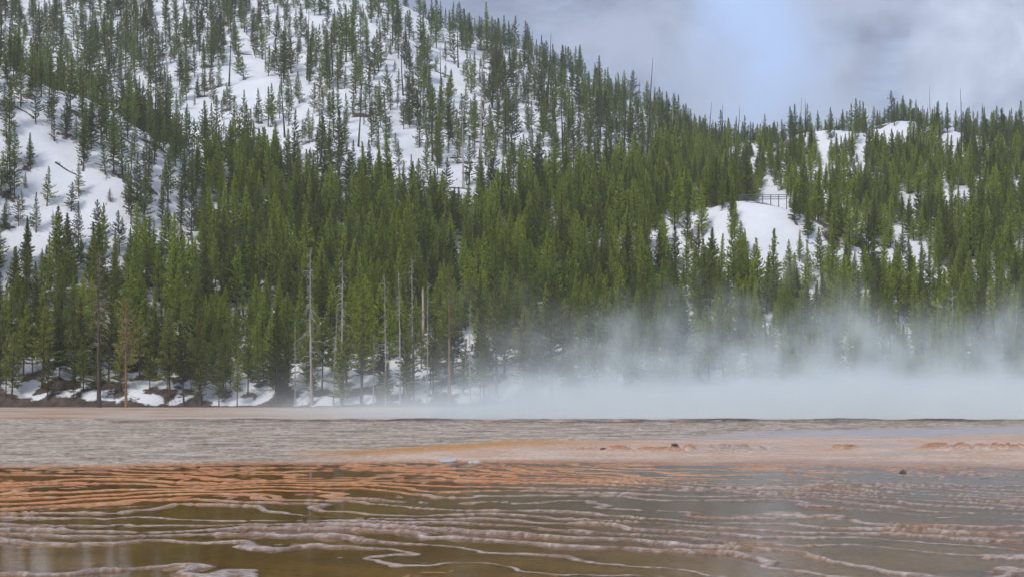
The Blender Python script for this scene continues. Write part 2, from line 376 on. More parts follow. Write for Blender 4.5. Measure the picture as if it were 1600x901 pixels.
wetc = blend(wetc, C(.60, .42, .28), orange * sstep(0.30, 0.5, fbm(XX / 0.6, YY / 0.3, 2, 163)) * 0.45)
col = blend(dry, wetc, mt)
wetv = np.clip(mt * (0.40 + 0.35 * orange - 0.9 * rim) + 0.35 * peach + 0.8 * wetstrip + 0.1 * far, 0, 1)
flat = mesh_obj('terraced_flat', np.stack([XX, YY, ZZ], -1).reshape(-1, 3), grid_faces(*XX.shape), M['flat'], smooth=True)
set_color(flat, 'Col', col.reshape(-1, 3)); set_float(flat, 'wet', wetv.ravel()); tag(flat, kind='structure')
w = mesh_obj('runoff_water', [(-60, 3, 0), (60, 3, 0), (60, 54, 0), (-60, 54, 0)], [(0, 1, 2, 3)], M['water']); tag(w, kind='structure')
w = mesh_obj('spring_water', [(-16, 118, -0.13), (190, 118, -0.13), (190, 197, -0.13), (-16, 197, -0.13)], [(0, 1, 2, 3)], M['spring']); tag(w, kind='structure')

# ------------------------------------------------------------------ trees: where they stand
def boundary(px):
    return np.interp(px, [-300, 0, 130, 240, 330, 420, 480, 560, 650, 740, 800, 900, 1000, 1080], [380, 400, 410, 300, 262, 250, 290, 300, 305, 345, 305, 285, 262, 235])
gxs, gys = np.meshgrid(np.arange(-270, 270, 2.45), np.arange(206.5, 540, 2.45))
tx = (gxs + rng.uniform(-1.2, 1.2, gxs.shape)).ravel(); ty = (gys + rng.uniform(-1.2, 1.2, gys.shape)).ravel()
keep = np.abs(tx) < 0.46 * ty + 14; tx, ty = tx[keep], ty[keep]
tz = hill(tx, ty); px, py = to_px(tx, ty, tz)
# hidden by nearer ground? keep only what could show
vis = np.ones(len(tx), bool)
for f in np.linspace(0.45, 0.985, 45):
    zl = CAMZ + (tz + 11 - CAMZ) * f
    vis &= ~((ty * f > 206) & (hill(tx * f, ty * f) > zl))
clump = fbm(tx / 17, ty / 17, 3, 201); clump2 = fbm(tx / 7, ty / 7, 2, 205)
below = sstep(-28, 22, py - boundary(px))
spur_face = (tx < -40) & (ty < 278) & (px < 320) & (py < 400)
upper = (0.33 + 0.7 * clump + 0.4 * clump2)
upper = np.clip(upper, 0.03, 0.5)
upper = np.where((px < 300) & (ty > 285) & (py < 250), np.maximum(upper, 0.42), upper)
upper = np.where((px > 380) & (px < 760) & (py < 170), upper * 0.75, upper)
prob = lerp(upper, 0.92, below)
prob = np.where(spur_face, np.clip(0.72 + 0.7 * clump2 + 0.6 * clump, 0.2, 0.95), prob)
right = px > 1060
prob = np.where(right, np.clip(0.72 + 0.5 * clump, 0.2, 0.95), prob)
def bare(cx, cy, rx, ry, p, cond=True):
    global prob
    m = (((px - cx) / rx) ** 2 + ((py - cy) / ry) ** 2 < 1) & cond
    prob = np.where(m, np.minimum(prob, p), prob)
bare(1205, 380, 34, 90, 0.0, ty > 246); bare(1215, 400, 200, 75, 0.55, ty > 243); bare(1085, 372, 60, 50, 0.25, ty > 246); bare(1198, 322, 60, 14, 0.0, ty < 284)
bare(1310, 375, 50, 50, 0.22, ty > 246); bare(1405, 400, 24, 36, 0.15); bare(1285, 240, 75, 52, 0.34, (ty > 340) & (ty < 401)); bare(1392, 208, 36, 36, 0.05, (ty > 350) & (ty < 414))
bare(1485, 228, 22, 22, 0.0); bare(1565, 310, 50, 45, 0.6); bare(1500, 330, 30, 30, 0.3); bare(1420, 330, 25, 25, 0.2); bare(1340, 470, 60, 40, 0.55); bare(1230, 520, 60, 30, 0.5)
bare(690, 580, 150, 34, 0.42); bare(160, 370, 60, 60, 0.35); bare(450, 590, 120, 30, 0.78); bare(730, 330, 12, 18, 0.0)
prob = np.where(ty < 212, np.minimum(prob, 0.88), prob)
acc = (rng.random(len(tx)) < prob) & vis & ~((np.abs(tx - 46) < 6) & (np.abs(ty - 281) < 3.5))
tx, ty, tz, px, py, below, clump, right = [a[acc] for a in (tx, ty, tz, px, py, below, clump, right)]
spur_face = spur_face[acc]
n = len(tx)
zone = np.where(ty < 213, 2, np.where((below > 0.5) | (right & (ty < 330)), 0, 1))   # 2 edge, 0 dense young wood, 1 upper slope
zone = np.where(spur_face, 1, zone)
hgt = np.where(zone == 0, rng.normal(7.3, 1.7, n), np.where(zone == 1, rng.normal(7.3, 2.1, n), rng.normal(8.6, 2.1, n)))
hgt = np.where(spur_face, rng.normal(7.0, 1.8, n), hgt)
small = (zone == 1) & (rng.random(n) < 0.24); hgt = np.where(small, rng.uniform(2.2, 5, n), hgt)
under = (zone != 1) & (rng.random(n) < 0.12); hgt = np.where(under, rng.uniform(3.5, 6.5, n), hgt)
hgt = np.where((px > 1060) & (ty > 330), hgt * 0.82, hgt)
hgt = np.clip(hgt, 1.6, 15.5)

# hillside mesh with brown melt rings and litter under the trees
hx = np.arange(-300, 300.1, 1.3)
hy = np.concatenate([np.arange(202, 440, 1.1), np.arange(440, 760, 3.0)])
HX, HY = np.meshgrid(hx, hy); HZ = hill(HX, HY)
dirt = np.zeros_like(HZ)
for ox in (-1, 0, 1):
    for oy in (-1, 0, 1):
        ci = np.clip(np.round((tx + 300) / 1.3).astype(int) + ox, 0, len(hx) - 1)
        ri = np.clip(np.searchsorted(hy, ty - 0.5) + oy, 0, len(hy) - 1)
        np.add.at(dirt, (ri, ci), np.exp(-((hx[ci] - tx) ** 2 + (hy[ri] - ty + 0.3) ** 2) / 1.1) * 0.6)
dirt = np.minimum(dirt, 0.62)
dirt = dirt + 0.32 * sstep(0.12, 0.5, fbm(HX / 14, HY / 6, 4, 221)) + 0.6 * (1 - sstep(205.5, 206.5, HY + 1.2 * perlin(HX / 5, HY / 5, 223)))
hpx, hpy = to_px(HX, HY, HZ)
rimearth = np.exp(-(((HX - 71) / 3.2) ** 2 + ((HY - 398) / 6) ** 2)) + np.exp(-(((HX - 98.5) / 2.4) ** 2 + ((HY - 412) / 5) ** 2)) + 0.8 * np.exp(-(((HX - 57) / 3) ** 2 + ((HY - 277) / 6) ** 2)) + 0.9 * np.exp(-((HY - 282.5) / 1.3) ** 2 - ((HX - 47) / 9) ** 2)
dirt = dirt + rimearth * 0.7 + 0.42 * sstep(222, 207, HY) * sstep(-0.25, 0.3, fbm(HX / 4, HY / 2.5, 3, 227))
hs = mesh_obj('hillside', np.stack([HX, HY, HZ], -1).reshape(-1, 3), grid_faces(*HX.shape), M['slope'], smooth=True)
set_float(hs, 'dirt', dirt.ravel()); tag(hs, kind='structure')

# ------------------------------------------------------------------ tree builders
def tube(path, rad, sides):
    path = np.asarray(path, float); m = len(path); a = np.arange(sides) * 2 * math.pi / sides
    d = np.gradient(path, axis=0); d /= np.linalg.norm(d, axis=1)[:, None] + 1e-9
    ref = np.where(np.abs(d[:, 2:3]) > 0.8, np.array([[1.0, 0, 0]]), np.array([[0, 0, 1.0]]))
    s = np.cross(d, ref); s /= np.linalg.norm(s, axis=1)[:, None]; u = np.cross(s, d)
    v = path[:, None, :] + np.asarray(rad)[:, None, None] * (np.cos(a)[None, :, None] * s[:, None, :] + np.sin(a)[None, :, None] * u[:, None, :])
    i = np.arange(m * sides).reshape(m, sides); j = np.roll(i, -1, 1)
    q = np.stack([i[:-1], j[:-1], j[1:], i[1:]], -1).reshape(-1, 4)
    return v.reshape(-1, 3), q
class Acc:
    def __init__(s): s.v = []; s.f = []; s.k = 0
    def add(s, v, f): s.v.append(v); s.f.append(np.asarray(f) + s.k); s.k += len(v)
    def get(s): return np.concatenate(s.v), np.concatenate(s.f)
def trunk_path(r, H, bend, m=9):
    z = np.linspace(0, H, m); ph = r.uniform(0, 6.28)
    off = bend * (np.sin(z / H * 2.6 + ph) - math.sin(ph))
    p2 = r.uniform(0, 6.28)
    return np.stack([off * math.cos(p2), off * math.sin(p2), z - 0.25 * (z == 0)], 1)
def at_height(path, z): return np.array([np.interp(z, path[:, 2], path[:, 0]), np.interp(z, path[:, 2], path[:, 1]), z])

def pine_mesh(seed, H=10.0, R=1.5, base=0.10, nb=120, power=0.8, tuft=0.15, blade=0.42, width=0.11, ragged=0.2, gaps=0.0, bend=0.12, tr=0.0125, el0=0, el1=45, top=1.0, blades=6):
    r = np.random.default_rng(seed)
    path = trunk_path(r, H * 0.985, bend); A = Acc()
    A.add(*tube(path, np.interp(np.linspace(0, 1, 9), [0, .08, 1], [H * tr * 1.3, H * tr, H * 0.0012]), 7))
    P = []; D = []
    us = base + (1 - base) * (np.arange(nb) + r.random(nb)) / nb
    gap_dir = r.uniform(0, 6.28, 4)
    for i, u in enumerate(us):
        az = i * 2.399 + r.normal(0, 0.35); t = (u - base) / (1 - base)
        prof = (1 - t) ** power * min(1.0, 0.62 + t * 3.2) + 0.02
        L = R * prof * (1 + r.normal(0, ragged)); L = max(L, 0.10)
        if gaps > 0 and r.random() < gaps * (1.0 if t < 0.75 else 0.4): continue
        L *= 1 - 0.25 * ragged / 0.2 * max(0, math.cos(az - gap_dir[int(t * 3.99)]))
        el = math.radians(lerp(el0, el1, t) + r.normal(0, 9))
        o = at_height(path, u * H * 0.985)
        m = max(2, int(L / tuft)); s = (np.arange(m) + r.random(m)) / m; s = 0.18 + 0.82 * s
        hd = np.array([math.cos(az), math.sin(az), 0])
        curve = r.uniform(0.1, 0.4)
        pts = o + hd * (math.cos(el) * L * s)[:, None] + np.array([0, 0, 1.0]) * (math.sin(el) * L * s + curve * L * s ** 2 * 0.7)[:, None]
        side = np.array([-hd[1], hd[0], 0])
        pts = pts + side * (r.normal(0, 0.18, m) * L * s)[:, None] * 0.8 + r.normal(0, 0.035, (m, 3))
        dr = hd * math.cos(el) + np.array([0, 0, math.sin(el) + 0.45])
        P.append(pts); D.append(np.tile(dr, (m, 1)) + side * r.normal(0, 0.35, (m, 1)))
        tip = o + hd * math.cos(el) * L * 0.85 + np.array([0, 0, math.sin(el) * L * 0.85 + curve * L * 0.5])
        if L > 0.35: A.add(*tube([o, 0.5 * (o + tip) - np.array([0, 0, 0.02 * L]), tip], [0.022 + 0.008 * L, 0.014, 0.005], 3))
    # leader
    tipz = np.linspace(H * 0.93, H * 0.99, 5); P.append(np.array([at_height(path, z) for z in tipz])); D.append(np.tile([0, 0, 1.4], (5, 1)))
    P = np.concatenate(P); D = np.concatenate(D); m = len(P)
    P = np.repeat(P, blades, 0); D = np.repeat(D, blades, 0)
    tuftt = np.repeat(np.clip(r.normal(0.52, 0.26, m) + 0.16 * (P[::blades, 2] / H), 0, 1), blades)
    D = D + r.normal(0, 0.62, D.shape); D /= np.linalg.norm(D, axis=1)[:, None]
    q = r.normal(0, 1, D.shape); q -= (q * D).sum(1)[:, None] * D; q /= np.linalg.norm(q, axis=1)[:, None]
    ln = blade * r.uniform(0.65, 1.2, len(P)) * np.interp(P[:, 2] / H, [0.6, 1.0], [1.0, 0.62]); wd = width * r.uniform(0.7, 1.3, len(P))
    b = P - D * (ln * 0.25)[:, None]; mid_ = P + D * (ln * 0.2)[:, None]
    V = np.stack([b, mid_ - q * (wd / 2)[:, None], P + D * (ln * 0.75)[:, None], mid_ + q * (wd / 2)[:, None]], 1).reshape(-1, 3)
    Fc = np.arange(len(V)).reshape(-1, 4)
    tint = np.clip(tuftt + r.normal(0, 0.1, len(P)), 0, 1)
    tv = np.stack([tint * 0.8, tint, np.minimum(tint + 0.18, 1), tint], 1).ravel()
    tv_, tf_ = A.get()
    return (tv_, tf_), (V, Fc, tv)
def pine_proto(seed, mat, barkm, **kw):
    (tv, tf), (cv, cf, tint) = pine_mesh(seed, **kw)
    t = mesh_obj('trunk', tv, tf, M[barkm], smooth=True, link=False)
    c = mesh_obj('crown', cv, cf, M[mat], link=False); set_float(c, 'tint', tint)
    # the same tree as one mesh, for the far mass of trees
    jv = np.concatenate([tv, cv]); jf = np.concatenate([tf, cf + len(tv)])
    j = mesh_obj('forest_tree', jv, jf, [M[barkm], M[mat]], mat_idx=np.r_[np.zeros(len(tf)), np.ones(len(cf))], link=False)
    set_float(j, 'tint', np.r_[np.zeros(len(tv)), tint])
    return dict(trunk=t.data, crown=c.data, joined=j, H=kw.get('H', 10.0))
protos = {0: [], 1: [], 2: []}
for s in range(9):      # dense young wood
    protos[0].append(pine_proto(100 + s, 'needles', 'bark', H=10, R=[1.9, 2.3, 1.6, 2.0, 2.5, 1.75, 2.15, 1.5, 2.35][s], base=0.06 + 0.02 * (s % 4), nb=135, power=0.85 + 0.1 * (s % 3), ragged=0.24))
for s in range(9):      # slender, thinner trees on the open slope
    protos[1].append(pine_proto(200 + s, 'needles_high', 'bark', H=10, R=[1.7, 2.0, 1.5, 2.2, 1.65, 1.85, 2.1, 1.55, 1.8][s], base=0.06 + 0.03 * (s % 5), nb=100, power=0.75 + 0.12 * (s % 3), ragged=0.30, gaps=0.10 + 0.03 * (s % 3), tuft=0.17, bend=0.15))
for s in range(8):      # trees of the forest edge: bare lower trunks
    protos[2].append(pine_proto(300 + s, 'needles_edge', 'bark', H=10, R=[1.95, 1.7, 2.1, 1.85, 1.55, 2.0, 1.75, 1.9][s], base=[.24, .30, .18, .34, .26, .14, .36, .2][s], nb=105, power=0.8 + 0.1 * (s % 3), ragged=0.30, gaps=0.08, bend=0.2, el0=-8, tr=0.011))

var = rng.integers(0, 72, n)
rot = rng.uniform(0, 6.283, n); tilt = rng.normal(0, 0.022, (n, 2))
wid = rng.uniform(0.85, 1.18, n) * np.where(hgt < 6, 1.15, 1.0)

# which trees show largest: cover the picture front to back with tree outlines
order = np.argsort(ty); S = 0.5
Wd, Hd = 800, 451; buf = np.zeros((Hd, Wd), bool); area = np.zeros(n)
for i in order:
    sc = F / ty[i] * S; bx = px[i] * S; by = py[i] * S; hh = hgt[i] * sc
    y0, y1 = int(max(by - hh, 0)), int(min(by - hh * 0.08, Hd - 1))
    if y1 <= y0 or bx < -20 or bx > Wd + 20: continue
    for yy in range(y0, y1 + 1):
        hw = 0.15 * hh * min(1.0, (yy - (by - hh)) / hh * 1.15 + 0.08)
        a, b = int(max(bx - hw, 0)), int(min(bx + hw, Wd - 1))
        if b > a:
            row = buf[yy, a:b + 1]; area[i] += (~row).sum(); row[:] = True
rank = np.argsort(-area)
single = np.zeros(n, bool); single[rank[:290]] = True

# ------------------------------------------------------------------ landmark trees (built before the wood so that labels can name them)
def dead_tree_mesh(seed, H, rad, nbr, L0, L1, droop, start, sub=2, sides=7, bend=0.15, broken=False, br=0.034):
    r = np.random.default_rng(seed); path = trunk_path(r, H, bend)
    T = Acc(); T.add(*tube(path, np.interp(np.linspace(0, 1, 9), [0, 0.05, 1], [rad * 1.35, rad, rad * (0.62 if broken else 0.12)]), sides))
    if broken:                                   # splintered top
        for q in range(4):
            a = q * 1.6 + r.uniform(0, 1); o = path[-1] + np.array([math.cos(a), math.sin(a), 0]) * rad * 0.3
            T.add(*tube([o - np.array([0, 0, 0.2]), o + np.array([0.03, 0, r.uniform(0.15, 0.7)])], [rad * 0.28, 0.01], 4))
    B = Acc()
    for i in range(nbr):
        u = start + (0.985 - start) * (i + r.random()) / nbr; az = r.uniform(0, 6.283)
        t = (u - start) / (1 - start); L = lerp(L0, L1, t) * r.uniform(0.12, 1.3)
        o = at_height(path, u * H); hd = np.array([math.cos(az), math.sin(az), 0]); s = np.linspace(0, 1, 5)
        el = r.normal(0.15, 0.45)
        kink = r.normal(0, 0.2, (5, 3)) * L * 0.4; kink[0] = 0
        bp = o + hd * (L * s)[:, None] + np.array([0, 0, 1]) * (L * (el * s - droop * s ** 2))[:, None] + kink
        B.add(*tube(bp, np.linspace(br, br * 0.25, 5), 4))
        for q in range(sub):
            k_ = r.integers(1, 4); a2 = az + r.choice([-1, 1]) * r.uniform(0.5, 1.1); l2 = L * r.uniform(0.25, 0.5)
            h2 = np.array([math.cos(a2), math.sin(a2), r.normal(-droop * 0.8, 0.3)])
            B.add(*tube([bp[k_], bp[k_] + h2 * l2 * 0.5, bp[k_] + h2 * l2 + np.array([0, 0, -0.12 * l2])], [br * 0.6, br * 0.4, br * 0.15], 3))
    return T.get(), (B.get() if nbr else None)
def place_dead(name, spec, mat, pxx, base, topy, label, group=None, lean=0.0, **kw):
    X, Y, Z = on_ground(pxx, base); H = (base - topy) / F * Y
    (tv, tf), b = dead_tree_mesh(spec, H, **kw)
    o = empty(name, (X, Y, Z - 0.05)); o.rotation_euler = (random.uniform(-.01, .01), lean, random.uniform(-0.3, 0.3)); tag(o, label, 'dead tree', group)
    mesh_obj('trunk', tv, tf, M[mat], o, smooth=True)
    if b is not None: mesh_obj('bare_crown', b[0], b[1], M[mat], o, smooth=True)
    return o
def place_pine(name, seed, pxx, foot, topy, label, mat='needles_edge', barkm='bark', cat='pine tree', group=None, dead=None, **kw):
    X, Y, Z = on_ground(pxx, foot); H = (foot - topy) / F * Y
    (tv, tf), (cv, cf, tint) = pine_mesh(seed, H=H, **kw)
    o = empty(name, (X, Y, Z - 0.05)); tag(o, label, cat, group)
    mesh_obj('trunk', tv, tf, M[barkm], o, smooth=True)
    c = mesh_obj('crown', cv, cf, M[mat], o); set_float(c, 'tint', tint)
    if dead:
        _, b = dead_tree_mesh(seed + 1, H, **dead)
        mesh_obj('dead_crown', b[0], b[1], M['dead'], o, smooth=True)
    return o
LANDMARK = {'half_dead_pine': 9, 'yellowing_pine': 6, 'dead_snag': 8, 'broken_trunk': 3, 'pine_tree': 6, 'dead_pole': 6}
place_pine('half_dead_pine', 501, 155, 639, 393, 'tall thinning pine with long bare trunk and wispy grey top at the forest edge', 'needles_gold', 'bark', 'pine tree',
           R=1.9, base=0.52, nb=85, power=0.5, gaps=0.35, ragged=0.5, tuft=0.24, tr=0.013, blades=5, blade=0.4, width=0.085, dead=dict(rad=0.05, nbr=60, L0=1.9, L1=0.7, droop=0.25, start=0.4, br=0.03))
place_pine('yellowing_pine', 503, 197, 641, 472, 'yellowing half-dead pine with bare orange trunk standing out on the pale flat', 'needles_gold', 'bark_red', 'pine tree',
           R=1.75, base=0.46, nb=75, power=0.42, gaps=0.28, ragged=0.4, tuft=0.16, tr=0.013, dead=dict(rad=0.05, nbr=40, L0=1.5, L1=0.8, droop=0.2, start=0.45, br=0.028))
place_dead('dead_snag', 511, 'dead', 487, 634, 386, 'tallest bare grey snag with drooping branches at the forest edge', 'grey snags at the forest edge', rad=0.22, nbr=64, L0=2.0, L1=1.0, droop=0.75, start=0.2, br=0.065)
place_dead('dead_snag', 513, 'dead', 534, 634, 404, 'bare grey snag with tangled twiggy branches right of the tallest snag', 'grey snags at the forest edge', rad=0.2, nbr=60, L0=1.8, L1=0.9, droop=0.6, start=0.15, br=0.065)
place_dead('dead_snag', 515, 'dead', 521, 635, 470, 'thin leaning grey snag close beside the twiggy snag', 'grey snags at the forest edge', lean=0.03, rad=0.10, nbr=40, L0=0.9, L1=0.5, droop=0.5, start=0.3, br=0.038)
place_dead('dead_snag', 517, 'dead', 603, 634, 428, 'slim grey snag with sparse short twigs between two dark pines', 'grey snags at the forest edge', rad=0.11, nbr=50, L0=0.8, L1=0.5, droop=0.4, start=0.4, br=0.038)
place_dead('dead_snag', 519, 'dead', 625, 632, 424, 'pale grey snag with short broken branches near the snow bank', 'grey snags at the forest edge', rad=0.12, nbr=55, L0=0.9, L1=0.5, droop=0.5, start=0.45, br=0.042)
place_dead('dead_snag', 521, 'dead', 668, 633, 438, 'thin straight bare trunk rising in front of the broken pale trunk', 'grey snags at the forest edge', rad=0.11, nbr=24, L0=0.7, L1=0.4, droop=0.4, start=0.5, br=0.034)
place_dead('dead_snag', 541, 'dead', 645, 610, 400, 'tall grey snag with bare top rising behind the tufted pine', 'grey snags at the forest edge', rad=0.13, nbr=50, L0=1.0, L1=0.5, droop=0.5, start=0.3, br=0.042)
place_dead('dead_snag', 543, 'dead', 583, 634, 520, 'short grey twiggy snag right of the bushy dark pine', 'grey snags at the forest edge', rad=0.09, nbr=36, L0=0.8, L1=0.4, droop=0.5, start=0.3, br=0.036)
place_dead('dead_snag', 545, 'dead', 461, 635, 500, 'short pale snag left of the tallest snag', 'grey snags at the forest edge', rad=0.09, nbr=36, L0=0.9, L1=0.4, droop=0.6, start=0.2, br=0.036)
place_dead('dead_snag', 547, 'dead', 735, 632, 470, 'bare grey snag right of the red-trunked pine', 'grey snags at the forest edge', rad=0.10, nbr=40, L0=0.9, L1=0.5, droop=0.5, start=0.4, br=0.036)
place_dead('broken_trunk', 523, 'pale', 660, 560, 455, 'broken pale barkless trunk with splintered top among the pines', rad=0.24, nbr=4, L0=0.5, L1=0.3, droop=0.3, start=0.5, broken=True)
place_dead('broken_trunk', 525, 'pale', 1370, 560, 488, 'broken orange-brown trunk standing on snow above the steam', rad=0.22, nbr=3, L0=0.4, L1=0.3, droop=0.2, start=0.4, broken=True)
place_dead('dead_snag', 527, 'dead', 1487, 555, 448, 'slim bare grey pole above the steam near the right end', 'grey snags above the steam', rad=0.11, nbr=14, L0=0.5, L1=0.3, droop=0.3, start=0.4)
place_dead('dead_snag', 529, 'dead', 1589, 560, 452, 'bare dark pole above the steam at the right picture edge', 'grey snags above the steam', rad=0.12, nbr=10, L0=0.4, L1=0.3, droop=0.3, start=0.4)
place_pine('pine_tree', 531, 565, 634, 440, 'bushy dark pine with bare lower trunk between the grey snags', R=2.6, base=0.30, nb=110, power=0.55, ragged=0.35, gaps=0.08, el0=-15)
place_pine('pine_tree', 533, 646, 633, 482, 'pine with rounded tuft of a top and a skirt of low branches', R=2.0, base=0.22, nb=70, power=0.35, ragged=0.4, gaps=0.35, el0=-15)
place_pine('pine_tree', 535, 702, 632, 410, 'tall pine with long reddish bare trunk and narrow ragged crown', barkm='bark_red', R=1.9, base=0.48, nb=90, power=0.6, ragged=0.4, gaps=0.2, tr=0.011, dead=dict(rad=0.05, nbr=30, L0=0.9, L1=0.8, droop=0.4, start=0.25, br=0.022))
place_pine('pine_tree', 537, 776, 625, 432, 'tall ragged pine left of the broad dark pine by the steam', R=2.3, base=0.28, nb=90, power=0.45, ragged=0.45, gaps=0.3)
place_pine('pine_tree', 539, 862, 628, 436, 'broad dark ragged pine rising out of the thin steam', R=2.9, base=0.22, nb=120, power=0.5, ragged=0.45, gaps=0.2, el0=-12)
place_pine('pine_tree', 541, 313, 634, 478, 'pointed green pine with full crown at the forest edge', R=2.0, base=0.22, nb=130, power=0.75)
place_pine('pine_tree', 543, 432, 634, 490, 'bushy green pine just left of the tallest bare snag', R=2.3, base=0.2, nb=130, power=0.6)

for o, nm in zip([o for o in COL.objects if o.type == 'EMPTY'],
                 ['the thinning pine', 'the yellowing pine', 'the tallest grey snag', 'the twiggy grey snag', None, 'the slim grey snag', 'the pale grey snag', None, None, None, None, None, 'the broken pale trunk',
                  'the broken orange trunk', 'the slim grey pole', None, 'the bushy dark pine', None, 'the red-trunked pine', None, 'the broad dark pine', 'the pointed edge pine', None]):
    if nm: o['short'] = nm
# burnt and bare poles standing on the slopes
poles = [(836, 40, 143), (855, 48, 165), (938, 86, 220), (1010, 90, 275), (750, 99, 249), (880, 139, 253), (676, 147, 253), (613, 0, 72), (817, 48, 80), (807, 26, 62), (958, 114, 174),
         (997, 125, 178), (724, 161, 293), (716, 37, 106), (62, 0, 66), (358, 37, 135), (415, 0, 110), (480, 0, 125), (170, 48, 103), (308, 0, 55), (1455, 134, 205), (1502, 137, 242),
         (1540, 161, 246), (1463, 134, 200), (1249, 152, 215), (1258, 155, 215), (1130, 163, 235), (1108, 158, 225), (1566, 139, 205), (1152, 167, 230), (630, 60, 150), (560, 130, 230),
         (905, 170, 260), (790, 150, 240), (520, 30, 120), (445, 120, 215), (260, 60, 150), (690, 70, 160), (975, 150, 240), (865, 90, 190), (1050, 160, 235), (590, 190, 270), (395, 170, 240), (500, 180, 262)]
pole_words = ['main snowy slope', 'skyline', 'right hill']
for i, (pxx, t_, b_) in enumerate(poles):
    mat = 'burnt' if i % 4 else 'dead'
    where = 'on the right hill' if pxx > 1085 else ('near the main skyline' if (b_ < 0.62 * (pxx - 640) + 60 and pxx > 700) else 'on the open snowy slope')
    what = 'bare burnt dark pole' if mat == 'burnt' else 'bare weathered grey pole'
    size = 'tall' if b_ - t_ > 95 else 'short'
    o = place_dead('dead_pole', 600 + i, mat, pxx, b_, t_, f'{size} {what} {where}', 'bare dead poles standing on the slopes', lean=random.uniform(-0.05, 0.05), rad=0.27 if i < 6 else 0.21,
                   nbr=int(rng.integers(3, 16)), L0=0.7, L1=0.4, droop=0.3, start=0.35, sub=1, bend=0.2)
own = {5: 'leaning burnt pole on the lower part of the snowy slope', 2: 'very tall burnt pole breaking the skyline of the big hill', 3: 'tallest burnt pole, at the right foot of the big hill',
       4: 'tall burnt pole standing alone in the middle of the snowy slope', 0: 'thick burnt pole beside the skyline pines, left of a pair', 1: 'thick burnt pole beside the skyline pines, right of a pair'}
dp = [o for o in COL.objects if o.name.startswith('dead_pole')]
single_out([(o, o['label'], to_px(*o.location)[0]) for i, o in enumerate(dp) if i not in own])
for i, l in own.items(): dp[i]['label'] = l
dp[3]['short'] = 'the tallest burnt pole'; dp[4]['short'] = 'the lone burnt pole'; dp[2]['short'] = 'the skyline burnt pole'

# fallen logs on the snow
logs = []
for i in range(34):
    pxx, pyy = random.uniform(20, 1040), random.uniform(20, 300)
    X, Y, Z = on_ground(pxx, pyy)
    if Y > 500 or Y < 230: continue
    L = random.uniform(3, 7); a = random.gauss(0, 0.3)
    s = np.linspace(-0.5, 0.5, 7); lx = X + L * s * math.cos(a); ly = Y + L * s * math.sin(a)
    lz = hill(lx, ly) + 0.12
    v, f = tube(np.stack([lx - X, ly - Y, lz - Z], 1), np.linspace(0.15, 0.06, 7), 6)
    A = Acc(); A.add(v, f)
    for q in range(5):
        j = random.randint(1, 5); o_ = np.array([lx[j] - X, ly[j] - Y, lz[j] - Z]); A.add(*tube([o_, o_ + np.array([random.gauss(0, .3), random.gauss(0, .3), random.uniform(.2, .7)])], [0.04, 0.015], 4))
    o = mesh_obj('fallen_log', *A.get(), M['burnt'], smooth=True); o.location = (X, Y, Z)
    tag(o, 'dark fallen log on the snow', 'log', 'fallen logs on the snow'); logs.append((o, pxx, pyy))

# ------------------------------------------------------------------ the single trees and the wood behind them
LAND = []                                     # things one can find in the picture, with where they stand
for o in COL.objects:
    if o.type == 'EMPTY' and o.name.split('.')[0] in LANDMARK: LAND.append((*to_px(o.location.x, o.location.y, o.location.z + LANDMARK[o.name.split('.')[0]]), o.get('short')))
LAND += [(1205, 330, 'the railing knoll'), (1285, 215, 'the bare snow dome'), (1392, 180, 'the small skyline dome'),
         (10, 480, 'the left picture edge'), (1590, 300, 'the right picture edge'), (20, 150, 'the spur top'), (230, 275, 'the spur foot'), (1075, 200, 'the saddle between hills'),
         (560, 15, 'the top picture edge'), (250, 15, 'the top left corner'), (1060, 520, 'the tallest wisp of steam'), (730, 335, 'the lowest snow gap')]
LAND = [l for l in LAND if l[2]]
def beside(x, y):
    d = [math.hypot((x - a) , (y - b) * 1.2) for a, b, _ in LAND]; j = int(np.argmin(d)); a, b, nm = LAND[j]
    dx, dy = x - a, y - b
    near = 'just ' if d[j] < 45 else '' if d[j] < 120 else 'well '
    return near + (('right of ' if dx > 0 else 'left of ') if abs(dx) > abs(dy) else ('below ' if dy > 0 else 'above ')) + nm
def area_label(i):
    h, z, x, y = hgt[i], zone[i], px[i], py[i]
    sz = 'small' if h < 6.3 else 'tall' if h > 11.2 else 'broad' if wid[i] > 1.08 else 'slim' if wid[i] < 0.93 else 'mid-sized'
    at_ = beside(x, y - 0.5 * h * F / ty[i])
    if z == 2: return f'{sz} front-row pine {at_}', 'pines of the front row'
    if spur_face[i]: return f'{sz} spur pine {at_}', 'pines on the snowy spur'
    if z == 1 and x <= 1060: return f'{sz} pine on open snow {at_}', 'pines on the open snowy slope'
    if x > 1060: return f'{sz} right-hill pine {at_}', 'pines on the right hill'
    return f'{sz} dense-wood pine {at_}', 'pines of the dense young wood'
named = []
for i in np.nonzero(single)[0]:
    p = protos[int(zone[i])]; p = p[int(var[i]) % len(p)]
    s = hgt[i] / p['H']
    o = empty('pine_tree', (tx[i], ty[i], tz[i] - 0.1), rot[i]); o.rotation_euler = (tilt[i, 0], tilt[i, 1], rot[i]); o.scale = (s * wid[i], s * wid[i], s)
    lb, gr = area_label(i); tag(o, lb, 'pine tree', gr); named.append((o, lb, px[i]))
    for nm in ('trunk', 'crown'):
        c = bpy.data.objects.new(nm, p[nm]); COL.objects.link(c); c.parent = o

